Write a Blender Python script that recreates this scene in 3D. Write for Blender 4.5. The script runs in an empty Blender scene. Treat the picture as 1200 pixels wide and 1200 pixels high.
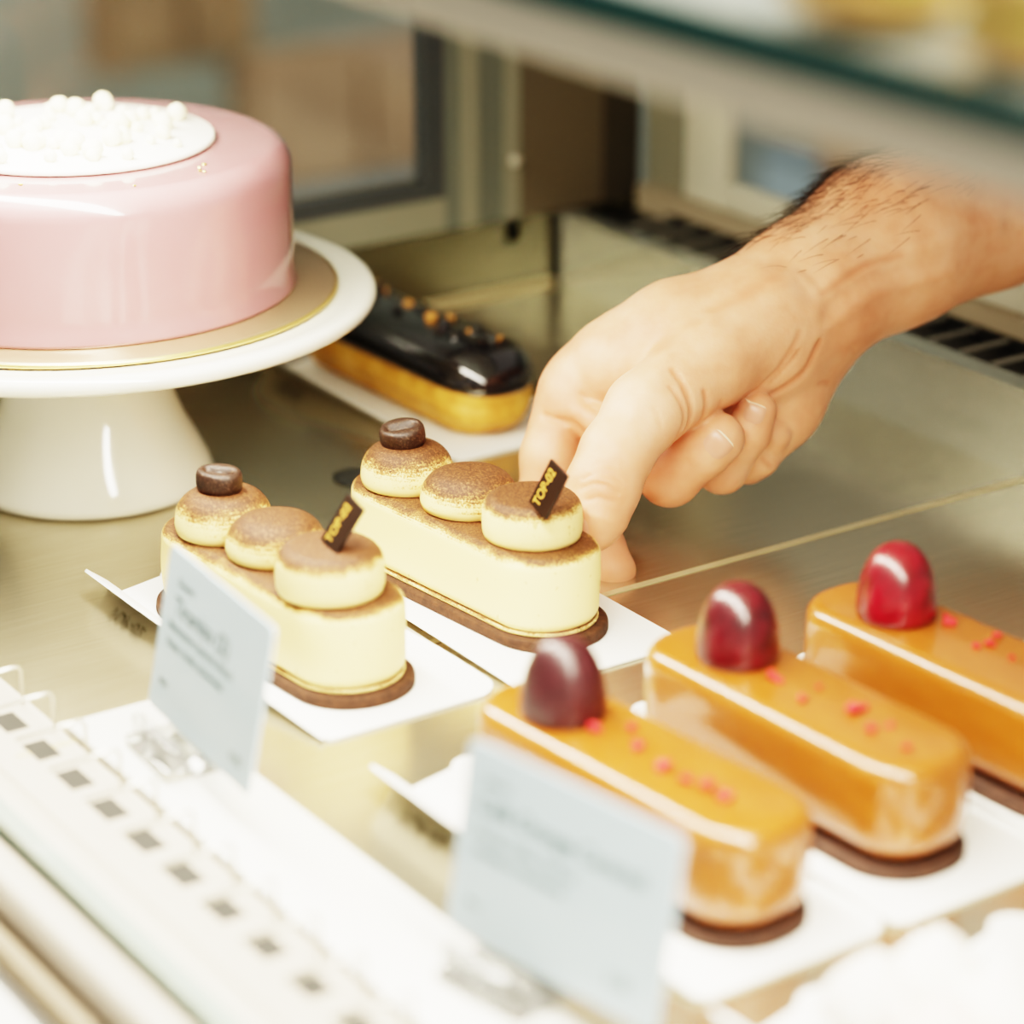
# Pastry display case: hand lifting a tiramisu eclair, caramel eclairs, cake on a stand.
# All lengths below are centimetres; S converts them to metres when meshes are linked.
import bpy, bmesh, math, random
import numpy as np
from mathutils import Vector, Matrix, Quaternion
S = 0.01
PI = math.pi
C = bpy.context.scene.collection
CAM_PITCH = 0.3777666579398214
CAM_HEAD = 2.5446900494077327

random.seed(7)

# ------------------------------------------------------------------ materials
def new_mat(name):
    m = bpy.data.materials.new(name); m.use_nodes = True
    nt = m.node_tree; b = nt.nodes['Principled BSDF']
    return m, nt, b
def setp(b, **k):
    names = dict(color='Base Color', rough='Roughness', metal='Metallic', coat='Coat Weight', coatr='Coat Roughness',
                 sss='Subsurface Weight', sssr='Subsurface Radius', ssss='Subsurface Scale', spec='Specular IOR Level',
                 ecol='Emission Color', estr='Emission Strength', trans='Transmission Weight', ior='IOR', alpha='Alpha', aniso='Anisotropic')
    for a, v in k.items():
        s = b.inputs[names[a]]
        if a in ('color', 'ecol'): v = (*v, 1)
        s.default_value = v
def coords(nt, scale=(1, 1, 1)):
    tc = nt.nodes.new('ShaderNodeTexCoord'); mp = nt.nodes.new('ShaderNodeMapping')
    mp.inputs['Scale'].default_value = scale
    nt.links.new(tc.outputs['Object'], mp.inputs['Vector'])
    return mp.outputs['Vector']
def noise(nt, vec, scale, detail=3, rough=.6):
    n = nt.nodes.new('ShaderNodeTexNoise'); n.inputs['Scale'].default_value = scale
    n.inputs['Detail'].default_value = detail; n.inputs['Roughness'].default_value = rough
    nt.links.new(vec, n.inputs['Vector']); return n.outputs['Fac']
def ramp(nt, fac, stops):
    r = nt.nodes.new('ShaderNodeValToRGB'); e = r.color_ramp.elements
    while len(e) < len(stops): e.new(.5)
    for el, (p, c) in zip(e, stops): el.position = p; el.color = (*c, 1)
    nt.links.new(fac, r.inputs['Fac']); return r.outputs['Color']
def maths(nt, op, a, b=0.0, c=None):
    n = nt.nodes.new('ShaderNodeMath'); n.operation = op
    for i, v in enumerate((a, b) if c is None else (a, b, c)):
        if isinstance(v, (int, float)): n.inputs[i].default_value = v
        else: nt.links.new(v, n.inputs[i])
    return n.outputs[0]
def mix(nt, fac, a, b):
    n = nt.nodes.new('ShaderNodeMix'); n.data_type = 'RGBA'
    for i, v in ((0, fac), (6, a), (7, b)):
        if isinstance(v, tuple): n.inputs[i].default_value = (*v, 1)
        elif isinstance(v, (int, float)): n.inputs[i].default_value = v
        else: nt.links.new(v, n.inputs[i])
    return n.outputs[2]
def bump(nt, b, h, strength=.3, dist=.0005):
    n = nt.nodes.new('ShaderNodeBump'); n.inputs['Strength'].default_value = strength; n.inputs['Distance'].default_value = dist
    nt.links.new(h, n.inputs['Height']); nt.links.new(n.outputs['Normal'], b.inputs['Normal'])
def simple(name, color, rough=.5, vary=0.0, vscale=60, bumpy=0.0, bscale=200, **k):
    m, nt, b = new_mat(name); setp(b, color=color, rough=rough, **k)
    if vary or bumpy: v = coords(nt)
    if vary:
        f = noise(nt, v, vscale)
        nt.links.new(ramp(nt, f, [(.3, tuple(c*(1-vary) for c in color)), (.7, tuple(min(1, c*(1+vary)) for c in color))]), b.inputs['Base Color'])
    if bumpy: bump(nt, b, noise(nt, v, bscale, 4), bumpy)
    return m
def dusted(name, cream, lo, hi, seed=0.0):
    """whipped cream with a dusting of cocoa wherever the surface faces up"""
    m, nt, b = new_mat(name); setp(b, rough=.55, sss=.12, ssss=.004, sssr=(1, .8, .5))
    v = coords(nt)
    g = nt.nodes.new('ShaderNodeNewGeometry'); sp = nt.nodes.new('ShaderNodeSeparateXYZ'); nt.links.new(g.outputs['True Normal'], sp.inputs[0])
    nz = sp.outputs['Z']
    n1 = noise(nt, v, 1900, 3, .7); n2 = noise(nt, v, 120, 3)
    a = maths(nt, 'MULTIPLY_ADD', maths(nt, 'SUBTRACT', n1, .5), 1.1, nz)
    a = maths(nt, 'MULTIPLY_ADD', maths(nt, 'SUBTRACT', n2, .5), .9, a)
    mr = nt.nodes.new('ShaderNodeMapRange'); mr.interpolation_type = 'SMOOTHSTEP'
    mr.inputs['From Min'].default_value = lo; mr.inputs['From Max'].default_value = hi
    nt.links.new(a, mr.inputs['Value'])
    fade = nt.nodes.new('ShaderNodeMapRange'); nt.links.new(mr.outputs[0], fade.inputs['Value']); fade.inputs['From Max'].default_value = .55
    full = nt.nodes.new('ShaderNodeMapRange'); nt.links.new(mr.outputs[0], full.inputs['Value']); full.inputs['From Min'].default_value = .35
    brown = ramp(nt, noise(nt, v, 1300, 3, .8), [(.3, (.035, .012, .005)), (.52, (.11, .042, .016)), (.72, (.32, .15, .060))])
    speck = maths(nt, 'MULTIPLY', maths(nt, 'GREATER_THAN', noise(nt, v, 330, 2, .5), .715), .55)
    cr = mix(nt, speck, cream, (.55, .33, .10))
    nt.links.new(mix(nt, full.outputs[0], mix(nt, fade.outputs[0], cr, (.62, .31, .085)), brown), b.inputs['Base Color'])
    h = maths(nt, 'MULTIPLY', n1, mr.outputs[0]); bump(nt, b, h, .5, .0006)
    return m

M = {}
CREAM = (.98, .74, .33)
M['cream'] = dusted('dusted_cream', CREAM, .18, .66)
M['cream_body'] = dusted('dusted_cream_body', CREAM, .36, .92)
M['biscuit'] = simple('cocoa_biscuit', (.065, .028, .014), .85, .35, 500, .5, 900)
m, nt, b = new_mat('dark_chocolate_bean'); M['bean'] = m; setp(b, rough=.45)
v = coords(nt); f_ = noise(nt, v, 1400, 3, .7); nt.links.new(ramp(nt, f_, [(.45, (.028, .013, .008)), (.62, (.06, .032, .02)), (.72, (.20, .12, .07))]), b.inputs['Base Color']); bump(nt, b, f_, .35)
M['plaque'] = simple('dark_chocolate_plaque', (.022, .012, .008), .28)
M['gold_ink'] = simple('gold_ink', (.62, .36, .08), .4, metal=.3)
M['card'] = simple('white_card', (.92, .91, .87), .45)
M['ink'] = simple('dark_ink', (.07, .08, .09), .6)
M['label_card'] = simple('pale_blue_card', (.50, .645, .73), .45, coat=.3)
M['label_edge'] = simple('card_edge', (.85, .87, .84), .4)
M['label_ink'] = simple('grey_ink', (.10, .14, .16), .6)
M['egg_dark'] = simple('dark_chocolate_egg', (.045, .009, .012), .40, .4, 90, coat=.4, coatr=.3)
M['egg_mid'] = simple('wine_red_egg', (.075, .005, .010), .32, .75, 110, coat=.8, coatr=.24)
M['egg_red'] = simple('marbled_red_egg', (.18, .005, .014), .30, .6, 110, coat=.8, coatr=.22)
M['raspberry'] = simple('freeze_dried_raspberry', (.72, .035, .045), .55, .4, 600, .5, 900)
M['choc_base'] = simple('dark_sponge', (.06, .028, .018), .8, .3, 400, .4, 900)
m, nt, b = new_mat('caramel_glaze'); M['caramel'] = m
setp(b, color=(.40, .15, .025), rough=.28, coat=1, coatr=.11, sss=.12, ssss=.004, sssr=(1, .5, .15))
v = coords(nt, (1, 3, 3)); nt.links.new(ramp(nt, noise(nt, v, 40, 3), [(.3, (.275, .082, .013)), (.7, (.34, .108, .020))]), b.inputs['Base Color'])
m, nt, b = new_mat('pink_glaze'); M['pink'] = m
setp(b, rough=.25, coat=1, coatr=.05, sss=.15, ssss=.006, sssr=(1, .5, .5))
v = coords(nt); nt.links.new(ramp(nt, noise(nt, v, 25, 2), [(.3, (.40, .185, .20)), (.7, (.44, .22, .235))]), b.inputs['Base Color'])
M['white_choc'] = simple('white_chocolate', (.95, .90, .80), .4)
M['crumb'] = simple('pale_crumb', (.95, .86, .62), .6, .1, 300, .3, 500)
M['gold_leaf'] = simple('gold_leaf', (.95, .70, .25), .3, metal=.9)
m, nt, b = new_mat('gold_board'); M['gold'] = m
setp(b, color=(.50, .36, .24), metal=.65, rough=.30)
bump(nt, b, noise(nt, coords(nt, (1, 8, 1)), 120, 3), .15)
M['gold_edge'] = simple('gold_board_edge', (.75, .55, .22), .35, metal=.8)
M['ceramic'] = simple('white_ceramic', (.80, .78, .68), .12, coat=.6, coatr=.04)
m, nt, b = new_mat('choux'); M['choux'] = m
setp(b, rough=.55); v = coords(nt)
nt.links.new(ramp(nt, noise(nt, v, 90, 4), [(.3, (.50, .22, .04)), (.55, (.70, .38, .08)), (.75, (.80, .50, .15))]), b.inputs['Base Color']); bump(nt, b, noise(nt, v, 200, 4), .5)
M['choc_glaze'] = simple('chocolate_glaze', (.012, .010, .012), .14, bumpy=.12, bscale=70, coat=1, coatr=.05)
M['nib'] = simple('caramelised_nib', (.45, .22, .06), .35, .4, 500)
# brushed steel of the deck
def brushed(name, c0, c1, rough, stretch=(60, 2, 60), bs=.05, metal=1):
    m, nt, b = new_mat(name); setp(b, metal=metal, rough=rough)
    v = coords(nt, stretch); f = noise(nt, v, 12, 4, .7)
    nt.links.new(ramp(nt, f, [(.3, c0), (.7, c1)]), b.inputs['Base Color'])
    nt.links.new(maths(nt, 'MULTIPLY_ADD', f, .10, rough-.05), b.inputs['Roughness'])
    bump(nt, b, f, bs, .0004)
    return m
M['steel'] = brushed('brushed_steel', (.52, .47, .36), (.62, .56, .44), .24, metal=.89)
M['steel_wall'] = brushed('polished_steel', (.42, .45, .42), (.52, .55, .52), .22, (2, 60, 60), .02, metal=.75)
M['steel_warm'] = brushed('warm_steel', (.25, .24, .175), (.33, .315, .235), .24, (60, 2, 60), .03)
M['seam'] = simple('seam_strip', (.55, .47, .30), .4, metal=.5)
M['rim'] = simple('front_rim', (.52, .46, .38), .4)
M['rim_dark'] = simple('rim_gasket', (.26, .20, .13), .6)
M['dark'] = simple('dark_recess', (.028, .026, .02), .6)
M['wire'] = simple('steel_wire', (.62, .58, .48), .3, metal=.7)
M['wire_dull'] = simple('dull_wire', (.30, .29, .25), .5)
M['black'] = simple('black_grille', (.012, .012, .012), .45)
M['frame'] = simple('cream_frame', (.56, .55, .45), .4)
M['frame_olive'] = simple('olive_frame', (.23, .225, .17), .45)
M['frame_grey'] = simple('grey_profile', (.14, .15, .125), .4)
M['frame_dark'] = simple('slate_frame', (.06, .066, .07), .4)
M['pillar'] = simple('brown_pillar', (.125, .102, .068), .45)
M['pillar_dark'] = simple('dark_brown_pillar', (.058, .048, .034), .5)
M['track'] = simple('brown_track', (.33, .28, .20), .5)
M['white_panel'] = simple('white_panel', (.88, .86, .80), .5)
M['room_wall'] = simple('room_wall', (.30, .32, .28), .7)
M['wood'] = simple('warm_wood', (.40, .25, .15), .6, .2, 10)
M['wood_dark'] = simple('brown_wood', (.28, .17, .08), .6, .2, 10)
M['blue_grey'] = simple('blue_grey_cupboard', (.20, .25, .28), .6)
M['pale_blue'] = simple('pale_blue_box', (.45, .58, .66), .6)
M['bread'] = simple('bread_crust', (.72, .46, .19), .65, .25, 40, .4, 150)
M['lettuce'] = simple('lettuce', (.55, .66, .12), .5, .3, 80)
M['meringue'] = simple('whipped_cream', (.93, .88, .80), .5, sss=.2, ssss=.004)
M['pink_cream'] = simple('pale_pink_cream', (.92, .74, .66), .5, sss=.2, ssss=.004)
M['tart'] = simple('tart_crust', (.50, .27, .10), .7, .3, 150, .4, 300)
M['led'] = simple('aluminium_profile', (.50, .46, .38), .4, metal=.3)
def glassy(name, tint, refl_r, opac, diff):
    """see-through sheet: transparent, a diffuse veil and a Fresnel reflection"""
    m = bpy.data.materials.new(name); m.use_nodes = True; nt = m.node_tree
    for n in list(nt.nodes): nt.nodes.remove(n)
    o = nt.nodes.new('ShaderNodeOutputMaterial'); t = nt.nodes.new('ShaderNodeBsdfTransparent'); t.inputs[0].default_value = (*tint, 1)
    d = nt.nodes.new('ShaderNodeBsdfDiffuse'); d.inputs[0].default_value = (*diff, 1)
    g = nt.nodes.new('ShaderNodeBsdfGlossy'); g.inputs['Roughness'].default_value = refl_r
    f = nt.nodes.new('ShaderNodeFresnel'); f.inputs[0].default_value = 1.45
    m1 = nt.nodes.new('ShaderNodeMixShader'); m1.inputs[0].default_value = opac
    nt.links.new(t.outputs[0], m1.inputs[1]); nt.links.new(d.outputs[0], m1.inputs[2])
    m2 = nt.nodes.new('ShaderNodeMixShader'); nt.links.new(f.outputs[0], m2.inputs[0])
    nt.links.new(m1.outputs[0], m2.inputs[1]); nt.links.new(g.outputs[0], m2.inputs[2]); nt.links.new(m2.outputs[0], o.inputs[0])
    return m
M['shelf_glass'] = glassy('shelf_glass', (.80, .92, .88), .06, .72, (.80, .88, .84))
M['shelf_edge'] = simple('green_glass_edge', (.008, .06, .06), .3)
M['pane'] = glassy('window_pane', (.93, .95, .93), .03, .04, (.6, .62, .58))
M['acrylic'] = glassy('clear_acrylic', (.95, .96, .95), .05, .22, (.88, .88, .84))
M['acrylic_strip'] = simple('white_acrylic', (.93, .91, .84), .25, coat=.5)
M['rim_glass'] = simple('green_rim_glass', (.30, .38, .33), .2, coat=.5)
M['hair'] = simple('arm_hair', (.030, .015, .008), .5)
M['nail'] = simple('fingernail', (.60, .29, .20), .35, sss=.1, ssss=.002)
M['nail_tip'] = simple('nail_edge', (.80, .60, .42), .4)
m, nt, b = new_mat('skin'); M['skin'] = m
setp(b, rough=.48, sss=.22, ssss=.006, sssr=(1, .35, .18), spec=.4)
v = coords(nt)
c1 = ramp(nt, noise(nt, v, 45, 3), [(.30, (.60, .255, .150)), (.50, (.71, .345, .215)), (.70, (.76, .41, .27))])
at = nt.nodes.new('ShaderNodeAttribute'); at.attribute_name = 'flush_shade'
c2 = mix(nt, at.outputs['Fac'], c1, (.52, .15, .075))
nt.links.new(c2, b.inputs['Base Color'])
hh = maths(nt, 'ADD', noise(nt, v, 900, 4), maths(nt, 'MULTIPLY', noise(nt, coords(nt, (1, 1, .35)), 260, 3), .7)); bump(nt, b, hh, .16, .0005)

# ------------------------------------------------------------------ mesh helpers
def obj(name, bm, m, parent=None, smooth=True, sharp=None):
    me = bpy.data.meshes.new(name)
    bmesh.ops.recalc_face_normals(bm, faces=bm.faces)
    for vv in bm.verts: vv.co *= S
    bm.to_mesh(me); bm.free()
    for p in me.polygons: p.use_smooth = smooth
    if smooth and sharp: me.set_sharp_from_angle(angle=math.radians(sharp))
    for mm in (m if isinstance(m, (list, tuple)) else [m]): me.materials.append(M[mm])
    o = bpy.data.objects.new(name, me); C.objects.link(o); o.parent = parent
    return o
def tag(o, label, cat, group=None):
    o['label'] = label; o['category'] = cat
    if group: o['group'] = group
    return o
def thing(name, label, cat, loc=(0, 0, 0), rz=0.0, group=None):
    o = bpy.data.objects.new(name, None); C.objects.link(o); o.empty_display_size = .01
    o.location = Vector(loc)*S; o.rotation_euler = (0, 0, rz)
    return tag(o, label, cat, group)
def struct(name, bm, m, parent=None, smooth=False):
    o = obj(name, bm, m, parent, smooth)
    if parent is None: o['kind'] = 'structure'
    return o
def dup(root, loc, rz, label=None):
    r = root.copy(); C.objects.link(r); r.location = Vector(loc)*S; r.rotation_euler = (0, 0, rz)
    if label: r['label'] = label
    for ch in list(root.children):
        c = ch.copy(); C.objects.link(c); c.parent = r
        for g in ch.children:
            d = g.copy(); C.objects.link(d); d.parent = c
    return r
def box(bm, x0, x1, y0, y1, z0, z1, bev=0.0, seg=2):
    r = bmesh.ops.create_cube(bm, size=1)
    for vv in r['verts']:
        vv.co = Vector((x0+(vv.co.x+.5)*(x1-x0), y0+(vv.co.y+.5)*(y1-y0), z0+(vv.co.z+.5)*(z1-z0)))
    if bev:
        es = list({e for vv in r['verts'] for e in vv.link_edges})
        bmesh.ops.bevel(bm, geom=es, offset=bev, segments=seg, profile=.5, affect='EDGES')
    return bm
def bx(*a, **k): return box(bmesh.new(), *a, **k)
def loft(bm, rings, cap0=True, cap1=True, closed=True):
    vs = [[bm.verts.new(p) for p in r] for r in rings]
    n = len(vs[0])
    for a, b_ in zip(vs, vs[1:]):
        for i in range(n if closed else n-1):
            j = (i+1) % n
            bm.faces.new((a[i], a[j], b_[j], b_[i]))
    if cap0: bm.faces.new(vs[0][::-1])
    if cap1: bm.faces.new(vs[-1])
    return bm
def rrect(L, W, r, inset=0.0, n=14, z=0.0):
    """rounded rectangle outline, corner radius r, shrunk by inset"""
    hx, hy = L/2-inset, W/2-inset; rr = max(r-inset, .02)
    pts = []
    for cx, cy, a0 in ((hx-rr, hy-rr, 0), (-hx+rr, hy-rr, PI/2), (-hx+rr, -hy+rr, PI), (hx-rr, -hy+rr, 1.5*PI)):
        for i in range(n+1):
            a = a0+PI/2*i/n; pts.append((cx+rr*math.cos(a), cy+rr*math.sin(a), z))
    return pts
def slab(L, W, r, z0, z1, rt, rb, lip=0.0, seg=8, n=14, wob=0.0, bulge=0.0):
    """rounded-rectangle block with softened top and bottom edges"""
    rings = []
    def add(ins, z): rings.append([(p[0], p[1], z) for p in rrect(L, W, r, ins, n)])
    add(rb+lip*0, z0)
    for i in range(1, seg+1):
        a = PI/2*i/seg; add(rb*(1-math.sin(a))-0, z0+rb*(1-math.cos(a)))
    for i in range(1, 5): add(-bulge*math.sin(PI*i/5), z0+rb+(z1-rt-z0-rb)*i/5)
    for i in range(seg+1):
        a = PI/2*i/seg; add(rt*(1-math.cos(a)), z1-rt+rt*math.sin(a))
    add(rt+(W/2-rt)*.5, z1+.004*W)
    add(rt+(W/2-rt)*.9, z1+.008*W)
    if wob:
        for k, r_ in enumerate(rings):
            rings[k] = [(x+wob*math.sin(3*x+2.1*z+k*.3), y+wob*math.sin(2.3*x+1.7*z+.5*k), z) for x, y, z in r_]
    return loft(bmesh.new(), rings)
def lathe(profile, n=48, cx=0, cy=0, bm=None, wob=0.0, cap0=True, cap1=True):
    bm = bm or bmesh.new(); rings = []
    for r, z in profile:
        rings.append([(cx+r*math.cos(2*PI*i/n)*(1+wob*math.sin(2*2*PI*i/n+1)), cy+r*math.sin(2*PI*i/n)*(1+wob*math.cos(3*2*PI*i/n)), z) for i in range(n)])
    return loft(bm, rings, cap0, cap1)
def tube(bm, pts, r, n=8):
    pts = [Vector(p) for p in pts]; rings = []
    for i, p in enumerate(pts):
        d = (pts[min(i+1, len(pts)-1)]-pts[max(i-1, 0)]).normalized()
        u = d.orthogonal().normalized() if i == 0 else (u-d*u.dot(d)).normalized()
        w = d.cross(u); rr = r if isinstance(r, (int, float)) else r[i]
        rings.append([p+u*rr*math.cos(2*PI*k/n)+w*rr*math.sin(2*PI*k/n) for k in range(n)])
    return loft(bm, rings)
def blob(bm, c, r, sub=2, jitter=0.0, sq=(1, 1, 1)):
    o = bmesh.ops.create_icosphere(bm, subdivisions=sub, radius=1)
    for vv in o['verts']:
        k = 1+random.uniform(-jitter, jitter)
        vv.co = Vector((vv.co.x*r*sq[0]*k+c[0], vv.co.y*r*sq[1]*k+c[1], vv.co.z*r*sq[2]*k+c[2]))
    return bm
def text_obj(name, body, size, m, parent, mat4, extrude=0.0, align='LEFT', sx=1.0):
    cu = bpy.data.curves.new(name+'_c', 'FONT'); cu.body = body; cu.size = size*S; cu.extrude = extrude*S; cu.offset = size*.018*S; cu.align_x = align
    t = bpy.data.objects.new(name+'_c', cu); C.objects.link(t)
    bpy.context.view_layer.update()
    me = bpy.data.meshes.new_from_object(t.evaluated_get(bpy.context.evaluated_depsgraph_get()))
    bpy.data.objects.remove(t)
    me.transform(Matrix.Diagonal((sx, 1, 1, 1)))
    me.transform(mat4); me.materials.append(M[m])
    o = bpy.data.objects.new(name, me); C.objects.link(o); o.parent = parent
    return o
def frame_mat(o, u, v):
    """matrix (metres) placing text: origin o, baseline u, up v (cm)"""
    u = Vector(u).normalized(); v = Vector(v); v = (v-u*v.dot(u)).normalized(); w = u.cross(v); o = Vector(o)*S
    return Matrix(((u.x, v.x, w.x, o.x), (u.y, v.y, w.y, o.y), (u.z, v.z, w.z, o.z), (0, 0, 0, 1)))

# ------------------------------------------------------------------ the display case
SEAM_X, REAR_Y, LEFT_X = -57.7, 59.3, -84.2
struct('floor', bx(LEFT_X, SEAM_X-.12, 24.0, REAR_Y, -1.5, 0), 'steel')
struct('floor.001', bx(SEAM_X+.12, 0, 24.0, REAR_Y, -1.5, 0), 'steel')
struct('trim_1', bx(SEAM_X-.12, SEAM_X+.12, 24.0, REAR_Y, -1.5, .03), 'seam')
struct('wall_back', bx(LEFT_X+.35, 0, REAR_Y, REAR_Y+.9, -1.5, 2.9), 'steel_wall')
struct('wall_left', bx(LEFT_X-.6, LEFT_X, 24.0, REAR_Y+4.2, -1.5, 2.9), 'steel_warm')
struct('trim_2', bx(LEFT_X+.0, LEFT_X+.35, REAR_Y-.12, REAR_Y+.9, -1.5, 2.86), 'dark')       # dark corner joint
struct('trim_3', bx(LEFT_X, LEFT_X+.12, 24.0, REAR_Y-.12, 0, .22), 'seam')                   # bright foot of the left wall
struct('trim_4', bx(LEFT_X+.35, 0, REAR_Y+.9, 63.0, 2.2, 2.5), 'black')                      # bed under the rear grille
struct('trim_5', bx(LEFT_X+.35, 0, 63.0, 64.0, 2.2, 3.55), 'track')                          # door track
# rear air grille
t = thing('air_grille', 'black rear air grille with cross wires running behind the steel back wall', 'grille', (-81.5, 60.2, 2.5))
bmg = bmesh.new()
box(bmg, 0, 81, 0, .18, 0, .38); box(bmg, 0, 81, 2.5, 2.7, 0, .38)
obj('frame', bmg, 'black', t, False)
bmg = bmesh.new()
for i in range(52): box(bmg, .5+i*1.55, .5+i*1.55+.11, .18, 2.5, .24, .36)
obj('slats', bmg, 'wire_dull', t, False)
# left end: posts, pillar and dark framed window above the steel kick
struct('wall_left.001', bx(LEFT_X-.6, LEFT_X-.1, -20, 54.2, 2.9, 4.2), 'frame_olive')
struct('pillar', bx(LEFT_X-3, LEFT_X-.05, 57.6, 61.6, 2.9, 40), 'pillar')
struct('pillar.001', bx(LEFT_X-3, LEFT_X-.02, 61.6, 63.4, 2.9, 40), 'pillar_dark')
struct('trim_6', bx(LEFT_X-.6, LEFT_X, 56.9, 57.6, 2.0, 40), 'frame_olive')
struct('trim_7', bx(LEFT_X-.6, LEFT_X-.12, 55.7, 56.9, 2.9, 40), 'frame_grey')
struct('trim_8', bx(LEFT_X-.6, LEFT_X-.0, 54.9, 55.7, 2.9, 40), 'frame_olive')
struct('trim_9', bx(LEFT_X-.6, LEFT_X-.1, 54.2, 54.9, 2.9, 40), 'frame_grey')
w = bmesh.new()
box(w, LEFT_X-.9, LEFT_X-.1, 53.3, 54.2, 4.2, 40); box(w, LEFT_X-.9, LEFT_X-.1, -20, 53.3, 4.2, 4.9); box(w, LEFT_X-.9, LEFT_X-.1, -20, 54.2, 40, 41)
win = struct('window_1', w, 'frame_dark')
obj('pane', bx(LEFT_X-.5, LEFT_X-.4, -20, 53.3, 4.9, 40), 'pane', win, False)
bl = bmesh.new(); blob(bl, (LEFT_X+.2, 57.25, 5.3), .22, 2); tag(obj('glint_bead', bl, 'wire'), 'small round shiny bead added for the glint on the cream post of the left window', 'glint')  # shiny bead added to make the blurred glint on the post
# rear sliding door
w = bmesh.new()
box(w, -84.0, -81.3, 63.6, 64.3, 3.55, 40)
d1 = struct('door_1', w, 'frame_olive')
w = bmesh.new()
box(w, -81.3, -78.9, 63.4, 64.2, 3.55, 40, .08); obj('stile', w, 'frame', d1)
obj('bottom_rail', bx(-78.9, -20, 63.4, 64.2, 3.55, 4.55, bev=.08), 'frame', d1)
# front rim
w = bmesh.new(); box(w, LEFT_X, 0, 22.5, 23.4, -2, .05, .1)
struct('trim_10', w, 'rim', smooth=True)
struct('trim_11', bx(LEFT_X, 0, 22.0, 22.5, -2, .35), 'rim_glass')
w = bmesh.new(); box(w, LEFT_X, 0, 20.9, 22.0, -2, .0, .3, 4); struct('trim_12', w, 'rim', smooth=True)
struct('trim_13', bx(LEFT_X, 0, 20.3, 20.9, -3.5, -.8), 'rim_dark')
struct('wall_front', bx(LEFT_X, 0, 14, 20.3, -6, -1.5), 'white_panel')
# front wire comb over the air slots
t = thing('wire_comb', 'row of bent wires over dark air slots along the front rim', 'wire rack', (0, 23.4, 0))
obj('slot_bed', bx(-84, 0, 0, 2.2, -.3, .02), 'rim', t, False)
for i in range(26):
    x = -73.2+i*1.94
    obj('slot', bx(x-.55, x+.55, .95, 1.6, .021, .035), 'dark', t, False)
    wv = bmesh.new(); tube(wv, [(x+1.05, 2.05, .02), (x+1.05, 2.05, .95), (x+1.05, 1.98, 1.08), (x+1.05, 1.85, 1.1), (x+1.05, .15, 1.05)], .055, 6)
    obj('wire', wv, 'wire', t)
tag(obj('ledge_strip', bx(-58.3, -5, 25.62, 28.35, 0.02, .3, bev=.06), 'acrylic_strip'), 'glossy white acrylic strip lying along the front edge under the price cards', 'strip')
# glass shelf above
t = thing('glass_shelf', 'blurred green-edged glass shelf crossing the top right corner over the arm', 'shelf', (-45, 27.6, 21.5))
obj('glass_sheet', bx(-50, 45, .12, 27, .1, .75), 'shelf_glass', t, False)
obj('front_edge', bx(-50, 45, 0, .12, .1, .75), 'shelf_edge', t, False)
obj('light_profile', bx(-50, 45, .0, 1.2, -.85, .08, bev=.08), 'led', t)
obj('bracket', bx(-50, -49, 1.3, 27, -1.2, .08), 'led', t)
obj('bracket', bx(44, 45, 1.3, 27, -1.2, .08), 'led', t)
lid = bmesh.new(); lathe([(.0001, .0), (.62, .0), (.72, .02), (.74, .05), (.6, .06), (.0001, .06)], 32, bm=lid, cap0=False, cap1=False)
o = obj('cable_cap', lid, 'frame_dark'); o.location = Vector((-69.9, 41.4, .005))*S
tag(o, 'round slate-dark cap in the steel deck behind the tiramisu éclairs', 'cap')

# ------------------------------------------------------------------ white card trays with a raised printed flap
def tray(label, x1, y0, L=11.7, W=5.55, group='white card éclair trays'):
    """x1: right end, y0: front fold"""
    t = thing('card_tray', label, 'tray', (x1, y0, 0), 0, group)
    out = []
    def arc(cx, cy, r, a0, a1, n=8): out.extend((cx+r*math.cos(a0+(a1-a0)*i/n), cy+r*math.sin(a0+(a1-a0)*i/n)) for i in range(n+1))
    arc(-.3, .3, .3, -PI/2, 0); arc(-.85, W-.85, .85, 0, PI/2); arc(-L+.4, W-.4, .4, PI/2, PI)
    arc(-L-.15, W*.37, .62, PI*.62, PI*1.38)
    out.append((-L, 0))
    bm = bmesh.new(); loft(bm, [[(x, y, .02) for x, y in out], [(x, y, .09) for x, y in out]])
    obj('base', bm, 'card', t, False)
    bm = bmesh.new(); n = 40; ra, rb = [], []
    for i in range(n+1):
        f = i/n; x = -L-.75+f*(L+.65)
        h = 1.0*min(1, math.sqrt(max(0, 1-(1-min(1, f/.05))**2)))*(1-.93*max(0, (f-.30)/.70)**.9)
        b0 = max(0, .1*(1-f/.06)) if f < .06 else 0
        ra.append((x, -.02-b0, .06+b0*.9)); rb.append((x, -.02-h*1.0, .06+h*.84))
    th = Vector((0, .055, .05))
    rings = [ra, rb, [tuple(Vector(p)+th) for p in rb], [tuple(Vector(p)+th) for p in ra]]
    bm2 = bmesh.new(); vs = [[bm2.verts.new(p) for p in r] for r in rings]
    for k in range(4):
        a, b_ = vs[k], vs[(k+1) % 4]
        for i in range(n): bm2.faces.new((a[i], a[i+1], b_[i+1], b_[i]))
    bm2.faces.new([vs[k][0] for k in range(4)]); bm2.faces.new([vs[k][n] for k in range(3, -1, -1)])
    bm.free()
    fl = obj('flap', bm2, 'card', t, True, 40)
    text_obj('lettering', 'TOP-02', .62, 'ink', fl, frame_mat((-L+.2, -.30, .255), (1, 0, 0), (0, -1, .84)), sx=1.0)
    return t
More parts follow.
